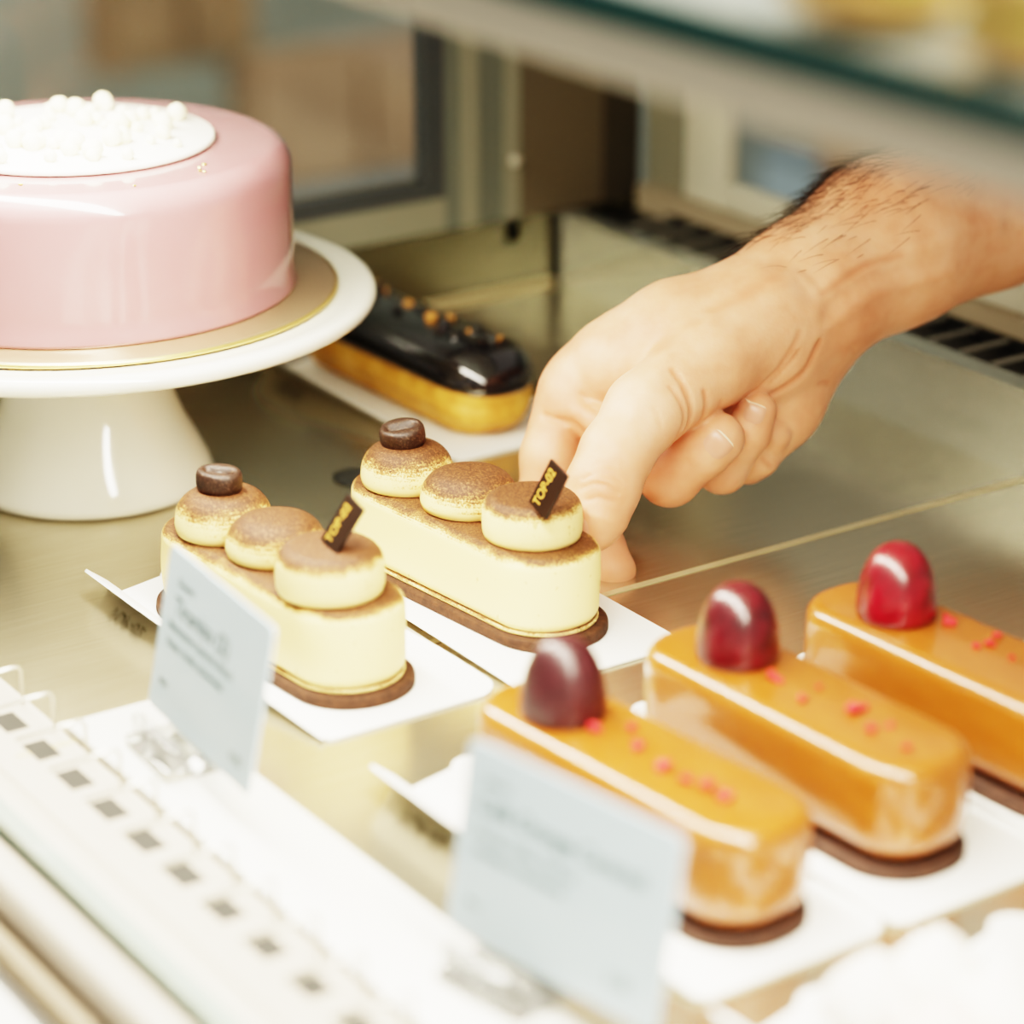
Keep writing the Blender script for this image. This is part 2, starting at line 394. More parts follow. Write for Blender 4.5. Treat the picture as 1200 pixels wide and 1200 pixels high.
TR = [((-53.95, 30.88, 0), 'white card tray under the tiramisu éclair behind the front price card'),
      ((-53.55, 36.75, 0), 'white card tray under the tiramisu éclair, gripped by the fingers'),
      ((-38.75, 31.25, 0), 'white card tray under the caramel éclair with the dark brown dome'),
      ((-38.75, 36.85, 0), 'white card tray under the middle caramel éclair with the wine-red dome'),
      ((-38.75, 42.45, 0), 'white card tray under the caramel éclair with the bright red dome'),
      ((-69.2, 44.9, 0), 'white card tray under the dark chocolate éclair beside the cake stand'),
      ((-25.3, 31.3, 0), 'white card tray under the nearest whipped cream pastry'),
      ((-25.3, 36.88, 0), 'white card tray under the second whipped cream pastry, behind the nearest one')]
t0 = tray(TR[0][1], TR[0][0][0], TR[0][0][1])
for p, l in TR[1:]: dup(t0, p, 0, l)

# ------------------------------------------------------------------ tiramisu eclairs
def dome_profile(r, h, shoulder, flat):
    pr = [(r*.90, 0), (r*.97, .06), (r, .2)]
    z1 = h-shoulder
    pr += [(r*1.01, (.2+z1)/2), (r, z1)]
    for i in range(1, 11):
        a = PI/2*i/10
        pr.append((r-(r-flat*r)*(1-math.cos(a)), z1+shoulder*math.sin(a)))
    pr += [(flat*r*.6, h+.02), (flat*r*.25, h+.03)]
    return pr
def bean_mesh(a=.66, b_=.56, h=.62):
    rings = []
    for k, z in ((.84, 0), (.97, .06), (1.02, .2), (1.02, .42), (.99, .53), (.92, .60), (.78, .625)):
        rings.append([(a*k*math.cos(2*PI*i/36), b_*k*math.sin(2*PI*i/36), z) for i in range(36)])
    for k in (.7, .6, .5, .38, .25, .1):
        ring = []
        for i in range(36):
            x, y = a*k*math.cos(2*PI*i/36), b_*k*math.sin(2*PI*i/36)
            g = math.exp(-((y-.05*math.sin(4*x))/.13)**2)
            ring.append((x, y, .63-.24*g*max(0, 1-(k/.74)**6)))
        rings.append(ring)
    return loft(bmesh.new(), rings)
def tiramisu(label, loc, rz, heads, bean_tilt, plaque):
    t = thing('tiramisu_eclair', label, 'éclair', loc, rz, 'tiramisu éclairs on white trays')
    obj('biscuit_base', slab(10.05, 3.5, 1.74, .10, .42, .1, .05, seg=3, wob=.012), 'biscuit', t)
    body = slab(9.45, 3.16, 1.57, .44, 2.68, .34, .42, seg=8, n=18, wob=.016, bulge=.03)
    obj('cream_body', body, 'cream_body', t)
    sk = bmesh.new(); loft(sk, [[(p[0], p[1], z) for p in rrect(9.35+e, 3.06+e, 1.55+e/2, 0, 18)] for e, z in ((-.5, .43), (.06, .45), (.1, .5), (.02, .55), (-.4, .6))])
    obj('cream_skirt', sk, 'cream_body', t)
    for (x, y, r, h, sh, fl) in heads:
        d = lathe(dome_profile(r, h, sh, fl), 56, wob=.012)
        dm = obj('cream_dome', d, 'cream', t); dm.location = Vector((x, y, 2.67))*S
    x, y, r, h = heads[0][:4]
    bn = obj('coffee_bean', bean_mesh(), 'bean', t); bn['label'] = 'dark chocolate coffee bean'
    bn.location = Vector((x-.1, y-.05, 2.67+h-.02))*S; bn.rotation_euler = bean_tilt
    # chocolate plaque standing in the right-hand dome
    o, u, v, wdt, hgt = plaque
    fm = frame_mat(o, u, v)
    pl = obj('chocolate_plaque', bx(0, wdt, 0, hgt, -.05, .05, bev=.015), 'plaque', t, False)
    pl.matrix_local = fm
    pl['label'] = 'dark chocolate plaque with gold TOP-02'
    tx = text_obj('lettering', 'TOP-02', .42, 'gold_ink', pl, frame_mat((wdt*.50, .10, .056), (0, 1, 0), (-1, 0, 0)), sx=.84)
    return t
T2 = (-59.85, 39.28, 0); R2 = .10
T1 = (-59.85, 32.95, 0); R1 = .075
def loc_of(T, R, p):
    dx, dy = p[0]-T[0], p[1]-T[1]; c, s = math.cos(-R), math.sin(-R)
    return (dx*c-dy*s, dx*s+dy*c, p[2])
def plaque_of(T, R, L, B, Ttop):
    a, b_, c = (Vector(loc_of(T, R, q)) for q in (B, L, Ttop))
    # bottom corner a, left corner b_, top corner c: u from left to bottom, v from left to top
    u = (a-b_); v = (c-b_); v = v-u.normalized()*v.dot(u.normalized())
    return (tuple(b_), tuple(u), tuple(v), u.length, v.length)
h2 = [(*loc_of(T2, R2, (-62.68, 38.9, 2.67))[:2], 1.36, 1.22, .8, .45), (*loc_of(T2, R2, (-60.12, 39.38, 2.67))[:2], 1.40, 1.10, .75, .4), (*loc_of(T2, R2, (-57.28, 39.62, 2.67))[:2], 1.40, 1.22, .45, .7)]
h1 = [(*loc_of(T1, R1, (-62.4, 32.65, 2.67))[:2], 1.36, 1.22, .8, .45), (*loc_of(T1, R1, (-60.11, 33.02, 2.67))[:2], 1.37, 1.12, .75, .4), (*loc_of(T1, R1, (-57.12, 32.99, 2.67))[:2], 1.45, 1.30, .5, .65)]
tiramisu('tiramisu éclair held by the fingers, in sharp focus with all its cream side showing', T2, R2, h2, (.18, -.12, .9),
         plaque_of(T2, R2, (-56.4, 38.92, 4.11), (-55.59, 38.9, 3.86), (-56.02, 39.36, 5.41)))
tiramisu('tiramisu éclair half hidden behind the front price card', T1, R1, h1, (.02, .03, .5),
         plaque_of(T1, R1, (-57.33, 32.87, 4.07), (-56.45, 32.81, 3.93), (-57.12, 33.59, 5.29)))

# ------------------------------------------------------------------ caramel eclairs
def caramel(label, loc, rz, egg, eggmat, bits):
    t = thing('caramel_eclair', label, 'éclair', loc, rz, 'glazed caramel éclairs')
    obj('sponge_base', slab(9.85, 3.3, 1.5, .10, .42, .08, .05, seg=3), 'choc_base', t)
    obj('caramel_glaze', slab(9.75, 3.2, 1.40, .44, 3.0, .46, .75, seg=10, n=16, bulge=.02), 'caramel', t)
    e = loc_of(loc, rz, egg)
    pr = [(.96, -.03), (1.03, .05), (1.05, .22)]
    for i in range(1, 13):
        a = PI/2*i/13; pr.append((1.05*math.cos(a)**.85, .22+1.76*math.sin(a)))
    eg = obj('chocolate_dome', lathe(pr, 48), eggmat, t); eg.location = Vector((e[0], e[1], 3.02))*S
    for (p, r) in bits:
        q = loc_of(loc, rz, p); bm = bmesh.new()
        blob(bm, (0, 0, 0), r, 1, .28, (1.15, .9, .75)); 
        for k in range(2): blob(bm, (random.uniform(-.6, .6)*r, random.uniform(-.6, .6)*r, random.uniform(0, .35)*r), r*.6, 1, .25)
        rb = obj('raspberry_piece', bm, 'raspberry', t, False); rb.location = Vector((q[0], q[1], 3.02+r*.5))*S; rb.rotation_euler = (0, 0, random.uniform(0, 6))
    return t
caramel('caramel éclair with a dark brown chocolate dome, behind the larger price card', (-44.45, 33.75, 0), .085, (-46.95, 33.38, 3), 'egg_dark',
        [((-45.71, 33.41, 3), .17), ((-45.3, 34.17, 3), .13), ((-44.37, 33.65, 3), .19), ((-43.29, 33.55, 3), .21), ((-42.45, 33.61, 3), .15), ((-41.97, 33.79, 3), .19), ((-41.32, 33.81, 3), .18)])
caramel('middle caramel éclair with a wine-red chocolate dome', (-44.75, 38.92, 0), .055, (-47.12, 38.8, 3), 'egg_mid',
        [((-45.69, 38.69, 3), .15), ((-45.4, 38.69, 3), .13), ((-44.54, 39.26, 3), .09), ((-44.26, 38.49, 3), .12), ((-43.1, 39.04, 3), .21), ((-43.08, 39.4, 3), .13), ((-42.09, 38.75, 3), .15), ((-42.01, 39.26, 3), .10), ((-40.91, 38.83, 3), .11)])
caramel('caramel éclair cut off by the picture edge, with a bright red chocolate dome', (-44.6, 44.05, 0), .06, (-46.84, 43.79, 3), 'egg_red',
        [((-45.59, 44.47, 3), .17), ((-45.92, 44.66, 3), .11), ((-44.17, 44.05, 3), .11), ((-44.08, 44.45, 3), .14), ((-44.32, 44.94, 3), .11), ((-43.17, 44.34, 3), .10)])

# ------------------------------------------------------------------ chocolate eclair at the back
t = thing('chocolate_eclair', 'long choux éclair with glossy dark chocolate glaze, behind the cake stand', 'éclair', (-75.7, 47.3, 0), .02)
ch = slab(11.5, 3.5, 1.72, .10, 2.75, 1.25, 1.0, seg=10, n=18, wob=.05)
obj('choux_shell', ch, 'choux', t)
gl = bmesh.new(); rings = []
for ins, z in ((.0, 1.72), (-.10, 1.86), (-.06, 2.15), (.10, 2.5), (.35, 2.78), (.65, 2.95), (1.1, 3.06), (1.6, 3.1)):
    rings.append([(x, y, z+.10*math.sin(1.7*x+.6)*(1 if z < 2 else .4)) for x, y, _ in rrect(11.5, 3.5, 1.7, ins, 14)])
loft(gl, rings); obj('chocolate_glaze', gl, 'choc_glaze', t)
for k in range(34):
    bm = bmesh.new(); blob(bm, (0, 0, 0), random.uniform(.1, .26), 1, .3)
    x = random.uniform(-4.5, 4.6)
    nb = obj('caramel_nib', bm, 'nib' if k % 3 == 0 else 'choc_glaze', t, False); nb.location = Vector((x, random.uniform(-.7, .8), 3.1+.056*math.sin(1.7*x+.6)+.03))*S

# ------------------------------------------------------------------ pink cake on its board and stand
CX, CY = -74.7, 34.4
t = thing('cake_stand', 'white ceramic pedestal cake stand carrying the pink cake', 'cake stand', (CX, CY, 0))
obj('pedestal', lathe([(.5, .02), (3.75, .02), (3.92, .1), (3.9, .35), (3.72, .8), (3.42, 1.4), (3.05, 2.1), (2.78, 2.8), (2.62, 3.5), (2.55, 4.3), (2.7, 5.1), (3.2, 5.5)], 72, cap1=False), 'ceramic', t)
obj('plate', lathe([(3.0, 5.45), (5.5, 5.6), (8.3, 5.75), (9.0, 5.85), (9.22, 6.0), (9.28, 6.2), (9.2, 6.36), (9.0, 6.42), (8.6, 6.36), (8.3, 6.34), (2, 6.34)], 96), 'ceramic', t)
t = thing('cake_board', 'round gold card board between the pink cake and the white stand', 'cake board', (CX, CY, 6.36))
bm = lathe([(7.9, 0), (8.0, .06), (8.0, .14), (7.92, .19), (2, .19)], 96); obj('disc', bm, 'gold', t)
bm = bmesh.new(); loft(bm, [[(r*math.cos(2*PI*i/96), r*math.sin(2*PI*i/96), z) for i in range(96)] for r, z in ((8.0, .03), (8.07, .05), (8.07, .14), (8.0, .17))], False, False); obj('rim', bm, 'gold_edge', t)
t = thing('pink_cake', 'round mirror-glazed pink cake topped with a white disc, on the stand', 'cake', (CX, CY, 6.56))
pr = [(6.62, 0), (6.78, .02), (6.79, .12), (6.71, .3), (6.7, .8), (6.72, 2.5), (6.74, 3.7)]
for i in range(1, 9):
    a = PI/2*i/8; pr.append((6.74-.75*(1-math.cos(a)), 3.75+.72*math.sin(a)))
pr += [(4.5, 4.5), (2, 4.51)]
obj('pink_glaze', lathe(pr, 96), 'pink', t)
obj('white_chocolate_disc', lathe([(4.3, 4.53), (4.38, 4.57), (4.38, 4.66), (4.3, 4.72), (1, 4.74)], 72), 'white_choc', t)
random.seed(3)
for k in range(60):
    a = random.uniform(0, 2*PI); r = 3.9*math.sqrt(random.random()); rr = random.uniform(.14, .34)
    bm = bmesh.new(); blob(bm, (0, 0, 0), rr, 2, .08)
    o = obj('white_crumb', bm, 'crumb', t); o.location = Vector((r*math.cos(a), r*math.sin(a), 4.73+rr*.75))*S
for k in range(9):
    a = -PI/2+random.uniform(-1.1, 2.2); r = random.uniform(4.6, 6.1)
    bm = bmesh.new(); blob(bm, (0, 0, 0), random.uniform(.05, .09), 1, .3, (1, 1, .4)); o = obj('gold_flake', bm, 'gold_leaf', t, False); o.location = Vector((r*math.cos(a), r*math.sin(a), 4.52))*S

# ------------------------------------------------------------------ price cards
def price_card(label, loc, yaw, tilt, W, H, lines, holder_dx):
    t = thing('price_card', label, 'price card', loc, yaw, 'printed price cards')
    u, v = Vector((1, 0, 0)), Vector((0, math.sin(tilt), math.cos(tilt))); n = u.cross(v)   # n faces the customer (-y)
    bm = bmesh.new(); base = Vector((0, 0, .0))
    out = [(p[0], p[1]+H/2) for p in rrect(W, H, .22, 0, 6)]
    loft(bm, [[base+u*x+v*y+n*k for x, y in out] for k in (0, .07)])
    cd = obj('card', bm, ['label_card'], t, False)
    for (x, y, size, body, mt) in lines:
        text_obj('lettering', body, size, mt, cd, frame_mat(base+u*(x-W/2)+v*y+n*.076, u, v))
    return t
DESC = 'label_ink'
price_card('pale blue price card reading Tiramisu, in front of the tiramisu éclairs', (-53.55, 27.05, 1.13), -.07, .2, 6.02, 4.28,
           [(.75, 3.45, .30, 'Dessert', DESC), (.70, 2.72, .66, 'Tiramisu (2)', DESC), (.55, 2.28, .31, 'Mascarpone, Espresso, Biscuit', DESC), (.55, 1.83, .31, 'Kakao, Vanille, Schokolade', DESC), (.45, .75, .24, 'Milch', DESC), (4.75, .45, .38, '4.90', DESC)], -.8)
price_card('pale blue price card with a long title, in front of the caramel éclairs', (-39.9, 28.05, 1.15), .17, .173, 6.18, 4.32,
           [(.55, 3.5, .26, 'Dessert', DESC), (.5, 2.85, .55, 'Café Orange Caramel', DESC), (.5, 2.3, .30, 'Orange, Kaffee, Caramel', DESC), (.5, 1.88, .30, 'Himbeere, Schokolade', DESC), (.5, .7, .2, 'Milch', DESC), (4.7, .6, .38, '5.20', DESC)], -.8)
def card_holder(label, loc, yaw):
    t = thing('card_holder', label, 'holder', loc, yaw, 'clear acrylic card holders')
    bm = bmesh.new(); box(bm, -1.3, 1.3, -.95, .75, 0, .3, .05); obj('foot', bm, 'acrylic', t)
    obj('front_jaw', bx(-1.3, 1.3, -.75, -.45, .31, .8, bev=.05), 'acrylic', t)
    obj('rear_jaw', bx(-1.3, 1.3, .22, .5, .31, 1.2, bev=.05), 'acrylic', t)
    return t
card_holder('clear acrylic holder standing under the Tiramisu price card', (-54.9, 27.2, .31), -.07)
card_holder('clear acrylic holder standing under the price card of the caramel éclairs', (-41.2, 27.9, .31), .17)

# ------------------------------------------------------------------ cream pastries at the near right corner
def cream_pastry(label, loc, rz, seed):
    random.seed(seed)
    t = thing('cream_pastry', label, 'pastry', loc, rz, 'whipped cream pastries')
    obj('crust', slab(9.6, 3.6, 1.7, .10, .95, .3, .15, seg=4, wob=.04), 'tart', t)
    for i in range(5):
        for s in (-1, 1):
            x, y = -3.8+i*1.9+random.uniform(-.1, .1), s*.85
            pr = [(.9, 0), (1.05, .25), (.98, .6), (.75, .95), (.45, 1.25), (.15, 1.5), (.03, 1.62)]
            bm = bmesh.new(); rings = []
            for r, z in pr: rings.append([((r*(1+.1*math.cos(6*a+z*2)))*math.cos(a), (r*(1+.1*math.cos(6*a+z*2)))*math.sin(a), z) for a in (2*PI*k/48 for k in range(48))])
            loft(bm, rings); o = obj('cream_rosette', bm, 'meringue' if (i+s) % 3 else 'pink_cream', t); o.location = Vector((x, y, .97))*S
    return t
cream_pastry('overexposed whipped cream pastry in the bottom right corner on its tray', (-31.3, 33.9, 0), .06, 1)
cream_pastry('second whipped cream pastry, behind the one in the bottom right corner', (-31.2, 39.5, 0), .06, 2)

# ------------------------------------------------------------------ food on the glass shelf
def sandwich(label, loc, rz, L, R):
    t = thing('filled_roll', label, 'sandwich', loc, rz, 'filled rolls on the glass shelf')
    rings = []
    for i in range(15):
        f = i/14; k = math.sin(PI*min(max(f, .02), .98))**.2
        rings.append([(-L/2+L*f, R*k*math.cos(a), .12+R*.55*(1-k)+R*.55*k*(1+math.sin(a))*.62) for a in (2*PI*j/24 for j in range(24))])
    obj('bottom_half', loft(bmesh.new(), rings), 'bread', t)
    rings2 = [[(x, y*1.02, z*1.15+R*.60) for x, y, z in r] for r in rings]
    bm = bmesh.new(); random.seed(int(L*10))
    rr = []
    for i in range(41):
        a = 2*PI*i/40; rr.append((L*.46*math.cos(a)*(1+.05*math.sin(9*a)), R*1.04*math.sin(a)*(1+.1*math.sin(11*a)), R*.74+.10*math.sin(7*a)))
    rr = rr[:-1]; loft(bm, [[(x, y, z-.08) for x, y, z in rr], [(x*.99, y*.99, z+.1) for x, y, z in rr]]); obj('lettuce_leaf', bm, 'lettuce', t)
    obj('top_half', loft(bmesh.new(), rings2), 'bread', t)
    return t
sandwich('blurred golden filled roll on the glass shelf, over the hairy arm', (-32.5, 29.25, 22.27), PI/2, 3.1, 1.4)
sandwich('second golden filled roll on the glass shelf, at the picture edge with green lettuce', (-28.7, 29.3, 22.27), PI/2, 2.9, 1.15)

# ------------------------------------------------------------------ rooms beyond the case
struct('wall_far', bx(-330, -328, -100, 330, -120, 180), 'room_wall')
struct('wall_far.001', bx(-330, 60, 328, 330, -120, 180), 'room_wall')
struct('floor.002', bx(-330, 60, -100, 330, -122, -120), 'frame_grey')
# ------------------------------------------------------------------ the arm and hand (one continuous skin surface)
# limbs as tapered capsules (a, radius, b, radius) blended into one field, then meshed
ARM = [  # forearm, wrist, palm
    ((-61.63, 70.84, 10.37), 3.7, (-60.76, 59.44, 8.67), 2.95), ((-60.76, 59.44, 8.67), 2.95, (-60.18, 55, 7.96), 2.60), ((-60.18, 55, 7.96), 2.60, (-59.97, 51.71, 6.92), 2.22),
    ((-59.97, 51.71, 6.92), 2.22, (-59.99, 49.5, 6.01), 2.26), ((-59.98, 49.49, 5.96), 2.25, (-60.68, 47.44, 5.61), 2.20), ((-60.68, 47.44, 5.61), 2.15, (-61.69, 45.9, 5), 1.72),
    ((-61.69, 45.9, 5), 1.7, (-62.4, 44.99, 4.64), 1.15),
    ((-60.08, 51.55, 5.29), 1.6, (-59.56, 50.17, 3.9), 1.45), ((-59.56, 50.17, 3.9), 1.3, (-59.19, 49.06, 2.64), .9),          # heel of the palm
    ((-61.48, 50.75, 4.64), 2.1, (-63.48, 48.3, 3.98), 1.9),                                                             # far side of the palm
]
THUMB = [((-59.13, 49.42, 6.81), 1.45, (-58.83, 46.95, 5.94), 1.35), ((-58.83, 46.95, 5.94), 1.35, (-58.38, 44.32, 5.08), 1.16), ((-58.38, 44.32, 5.08), 1.14, (-58.03, 43.04, 4.14), 1.03),
         ((-58.03, 43.04, 4.14), 1.03, (-57.8, 42.4, 3.31), 1.05), ((-57.8, 42.4, 3.31), 1.04, (-57.52, 41.94, 2.61), .90), ((-57.52, 41.94, 2.61), .88, (-57.47, 41.76, 2.25), .58)]
INDEX = [((-62.27, 44.81, 4.66), .95, (-62.08, 44.29, 4.33), .95), ((-62.22, 44.39, 4.49), .98, (-61.82, 43.41, 2.82), .90), ((-61.82, 43.41, 2.82), .90, (-61.5, 43.04, 1.63), .84),
         ((-61.5, 43.04, 1.63), .84, (-59.61, 43.58, 0.62), .78), ((-59.61, 43.58, 0.62), .78, (-58.83, 43.61, 0.12), .66)]
PAD = [((-61.69, 44.15, 4.14), .72, (-60.72, 44.45, 3.89), .70)]
MIDDLE = [((-62.11, 47.27, 3.73), 1.0, (-58.91, 45.68, 2.67), .93), ((-58.91, 45.68, 2.67), .93, (-58.05, 46.24, 3.57), .80), ((-58.05, 46.24, 3.57), .80, (-57.76, 46.56, 3.97), .78)]
RING = [((-61.37, 49.03, 3.32), .95, (-58.83, 47.59, 2.51), .76), ((-58.83, 47.59, 2.51), .76, (-58.22, 48.03, 3.75), .68), ((-58.22, 48.03, 3.75), .68, (-58.11, 48.24, 4.38), .62)]
LITTLE = [((-60.46, 50.01, 2.83), .8, (-59.32, 48.98, 2.23), .62), ((-59.32, 48.98, 2.23), .62, (-58.58, 49.3, 3.32), .58)]
GROUPS = [(ARM, .55, 0), (THUMB, .30, .42), (INDEX, .22, .40), (PAD, .3, .14), (MIDDLE, .2, .05), (RING, .2, .05), (LITTLE, .2, .08)]
GROOVES = [  # polyline, depth, width : folds (positive) and tendons / veins / knuckles (negative)
    ([(-61.8, 43.23, 4.14), (-60.91, 43.38, 4.13), (-60.15, 43.68, 3.52)], .16, .09),
    ([(-60, 44.15, 5.75), (-59.94, 44.24, 4.96), (-60.06, 43.91, 4.19)], .12, .13),
    ([(-61.04, 43.93, 4.91), (-60.58, 44.06, 4.68), (-60.04, 44.26, 4.66)], .06, .07),
    ([(-58.36, 45.13, 5.63), (-57.87, 44.95, 4.9), (-57.73, 44.77, 4.35)], .11, .08), ([(-58.23, 45.65, 5.57), (-57.89, 45.6, 4.76), (-57.83, 45.38, 4.35)], .08, .08), ([(-58.28, 44.67, 5.35), (-57.85, 44.48, 4.74), (-57.68, 44.24, 4.31)], .05, .07), ([(-58.33, 46.26, 5.55), (-58.06, 46.26, 4.97), (-58.05, 46.2, 4.59)], .05, .07),
    ([(-57.46, 43.9, 5.54), (-57.2, 43.93, 5.04)], .03, .05),
    ([(-57.46, 41.43, 3.94), (-57.22, 41.73, 4.13), (-57.01, 42.12, 3.98), (-56.87, 42.37, 3.77)], .075, .06), ([(-57.4, 41.33, 3.67), (-57.15, 41.63, 3.84), (-56.9, 41.93, 3.75), (-56.76, 42.18, 3.53)], .07, .06), ([(-57.18, 41.42, 3.35), (-56.94, 41.66, 3.46), (-56.79, 41.97, 3.31)], .06, .06), ([(-57.43, 41.71, 4.27), (-57.2, 41.95, 4.4), (-57.05, 42.26, 4.25)], .03, .06),
    ([(-58.42, 48.79, 4.99), (-58.15, 49.65, 5.62), (-58.16, 50.12, 6.33)], .10, .10), ([(-58.54, 50.51, 4.95), (-57.84, 51.28, 4.59)], .06, .07), ([(-58.31, 51.6, 6.02), (-57.98, 51.84, 5.66), (-57.72, 51.97, 5.31)], .05, .06), ([(-58.59, 48.83, 2.68), (-58.27, 49.08, 2.37)], .07, .06),
    ([(-58.52, 48.01, 5.43), (-58.25, 48.74, 5.9), (-58.33, 49.36, 6.69)], .06, .08), ([(-58.09, 48.63, 5.43), (-58.12, 49.34, 6.22)], .05, .06),
    ([(-58.86, 49.17, 7.51), (-58.73, 50.02, 7.92), (-58.55, 50.39, 7.51)], -.06, .16),
    ([(-58.35, 49.92, 6.98), (-58.61, 51.57, 7.96), (-58.41, 54.09, 8.39), (-58.38, 57.2, 8.66)], -.10, .30), ([(-57.99, 50.13, 6.51), (-57.98, 52.07, 7.37), (-58.03, 55.17, 7.77)], -.08, .26), ([(-58.19, 50.57, 7.57), (-58.41, 52.07, 7.98), (-58.62, 53.6, 8.15)], .05, .12),
    ([(-57.71, 43.33, 5.27), (-58.6, 45.52, 6.14), (-58.85, 47.58, 6.87)], -.05, .25), ([(-58.92, 47.47, 6.87), (-58.9, 49.36, 7.6)], .05, .25),
    ([(-57.63, 45.16, 3.61), (-57.46, 45.22, 3.33), (-57.26, 45.44, 3.24)], .035, .05), ([(-57.57, 47.25, 3.73), (-57.38, 47.42, 3.59)], .03, .05),
]
def seg_dist(P, a, b):
    a = np.array(a); ab = np.array(b)-a; t = np.clip(((P-a)@ab)/(ab@ab), 0, 1)
    return np.linalg.norm(P-a-t[:, None]*ab, axis=1), t
def smin(a, b, k):
    if k <= 0: return np.minimum(a, b)
    h = np.clip(.5+.5*(b-a)/k, 0, 1)
    return b*(1-h)+a*h-k*h*(1-h)
def group_field(P, prims, k):
    g = None
    for a, ra, b_, rb in prims:
        d, t = seg_dist(P, a, b_); d = d-(ra+(rb-ra)*t)
        g = d if g is None else smin(g, d, k)
    return g
def body_field(P):
    (ag, tg, ig, pg, *rest) = [(group_field(P, g, k), kk) for g, k, kk in GROUPS]
    fingers = smin(smin(ag[0], ig[0], ig[1]), pg[0], pg[1])      # palm with index finger
    tot = smin(smin(ag[0], tg[0], tg[1]), fingers, .04)          # thumb keeps a clean fold against the index
    for g, kk in rest: tot = smin(tot, g, kk)
    return tot
FOLDS = []
def field(P):
    tot = body_field(P)
    for pts, dep, wid in FOLDS:
        lo, hi = pts.min(0)-3*wid, pts.max(0)+3*wid
        ii = np.nonzero(((P > lo) & (P < hi)).all(1))[0]
        if not len(ii): continue
        Q = P[ii]; m_ = None
        for a, b_ in zip(pts, pts[1:]):
            d, _ = seg_dist(Q, a, b_); m_ = d if m_ is None else np.minimum(m_, d)
        tot[ii] += dep*np.exp(-(m_/wid)**2)
    return tot
def grad(P, e=.02):
    g = np.stack([field(P+np.eye(3)[i]*e)-field(P-np.eye(3)[i]*e) for i in range(3)], 1)/(2*e)
    return g/np.maximum(np.linalg.norm(g, axis=1, keepdims=True), 1e-6), np.linalg.norm(g, axis=1)
def project(P, steps=7):
    for _ in range(steps):
        n, l = grad(P); P = P-n*(field(P)/np.maximum(l, .5))[:, None]*.8
    return P
def capsule(bm, a, ra, b_, rb):
    a, b_ = Vector(a), Vector(b_); d = (b_-a).normalized(); n = 20
    u = d.orthogonal().normalized(); w = d.cross(u); rings = []
    for i in range(1, 7): an = PI/2*(1-i/6); rings.append((a-d*ra*math.sin(an), ra*math.cos(an)))
    for i in range(0, 6): an = PI/2*i/6; rings.append((b_+d*rb*math.sin(an), rb*math.cos(an)))
    loft(bm, [[c+u*r*math.cos(2*PI*k/n)+w*r*math.sin(2*PI*k/n) for k in range(n)] for c, r in rings])
LAID = []
for pts, dep, wid in GROOVES:             # lay every fold on the skin
    q = []
    for a, b_ in zip(pts, pts[1:]):
        for f in range(6): q.append(np.array(a)*(1-f/6)+np.array(b_)*f/6)
    q.append(np.array(pts[-1])); LAID.append((project(np.array(q), 12), dep, wid))
FOLDS.extend(LAID)
bm = bmesh.new()
for prims, _, _ in GROUPS:
    for p in prims: capsule(bm, *p)
bmesh.ops.recalc_face_normals(bm, faces=bm.faces)
me = bpy.data.meshes.new('tmp'); bm.to_mesh(me); bm.free()
tmp = bpy.data.objects.new('tmp', me); C.objects.link(tmp)
md = tmp.modifiers.new('r', 'REMESH'); md.mode = 'VOXEL'; md.voxel_size = .095
bpy.context.view_layer.update()
me2 = bpy.data.meshes.new_from_object(tmp.evaluated_get(bpy.context.evaluated_depsgraph_get()))
bpy.data.objects.remove(tmp)
n = len(me2.vertices); P = np.empty(n*3); me2.vertices.foreach_get('co', P); P = P.reshape(-1, 3)
bmh = bmesh.new(); bmh.from_mesh(me2)
P = project(P)
for _ in range(2):                       # even the vertex spacing, then return to the surface
    for vv, p in zip(bmh.verts, P): vv.co = p
    bmesh.ops.smooth_vert(bmh, verts=bmh.verts, factor=.5, use_axis_x=True, use_axis_y=True, use_axis_z=True)
    P = project(np.array([vv.co[:] for vv in bmh.verts]), 4)
for vv, p in zip(bmh.verts, P): vv.co = p
NRM, _ = grad(P)
person = obj('person', bmh, 'skin')
tag(person, 'bare hairy forearm and right hand reaching in from the back, pinching a white tray', 'person')
# flushed finger tips and knuckles; the shade in the folds is painted in too
fl = np.zeros(len(P))
for c, r, s in [((-57.21, 41.97, 3.64), .7, .55), ((-60.92, 43.48, 4.02), 1.0, .6), ((-61.24, 42.85, 2.44), 1.0, .35), ((-58.47, 43.53, 0.35), 1.1, .45), ((-57.16, 46.18, 4.07), 1.0, .35), ((-57.59, 47.87, 4.66), .9, .35), ((-58.32, 45.24, 2.44), .8, .35), ((-58.27, 47.13, 2.32), .8, .3), ((-60.32, 44.02, 4.89), .6, .35), ((-57.5, 51.36, 6.69), 1.4, .25)]:
    fl = np.maximum(fl, s*np.exp(-(np.linalg.norm(P-np.array(c), axis=1)/r)**2))
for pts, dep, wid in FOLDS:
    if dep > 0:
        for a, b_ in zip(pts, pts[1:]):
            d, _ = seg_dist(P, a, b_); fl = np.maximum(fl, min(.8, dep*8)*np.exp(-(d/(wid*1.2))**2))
at = person.data.attributes.new('flush_shade', 'FLOAT', 'POINT'); at.data.foreach_set('value', fl.astype(np.float32))
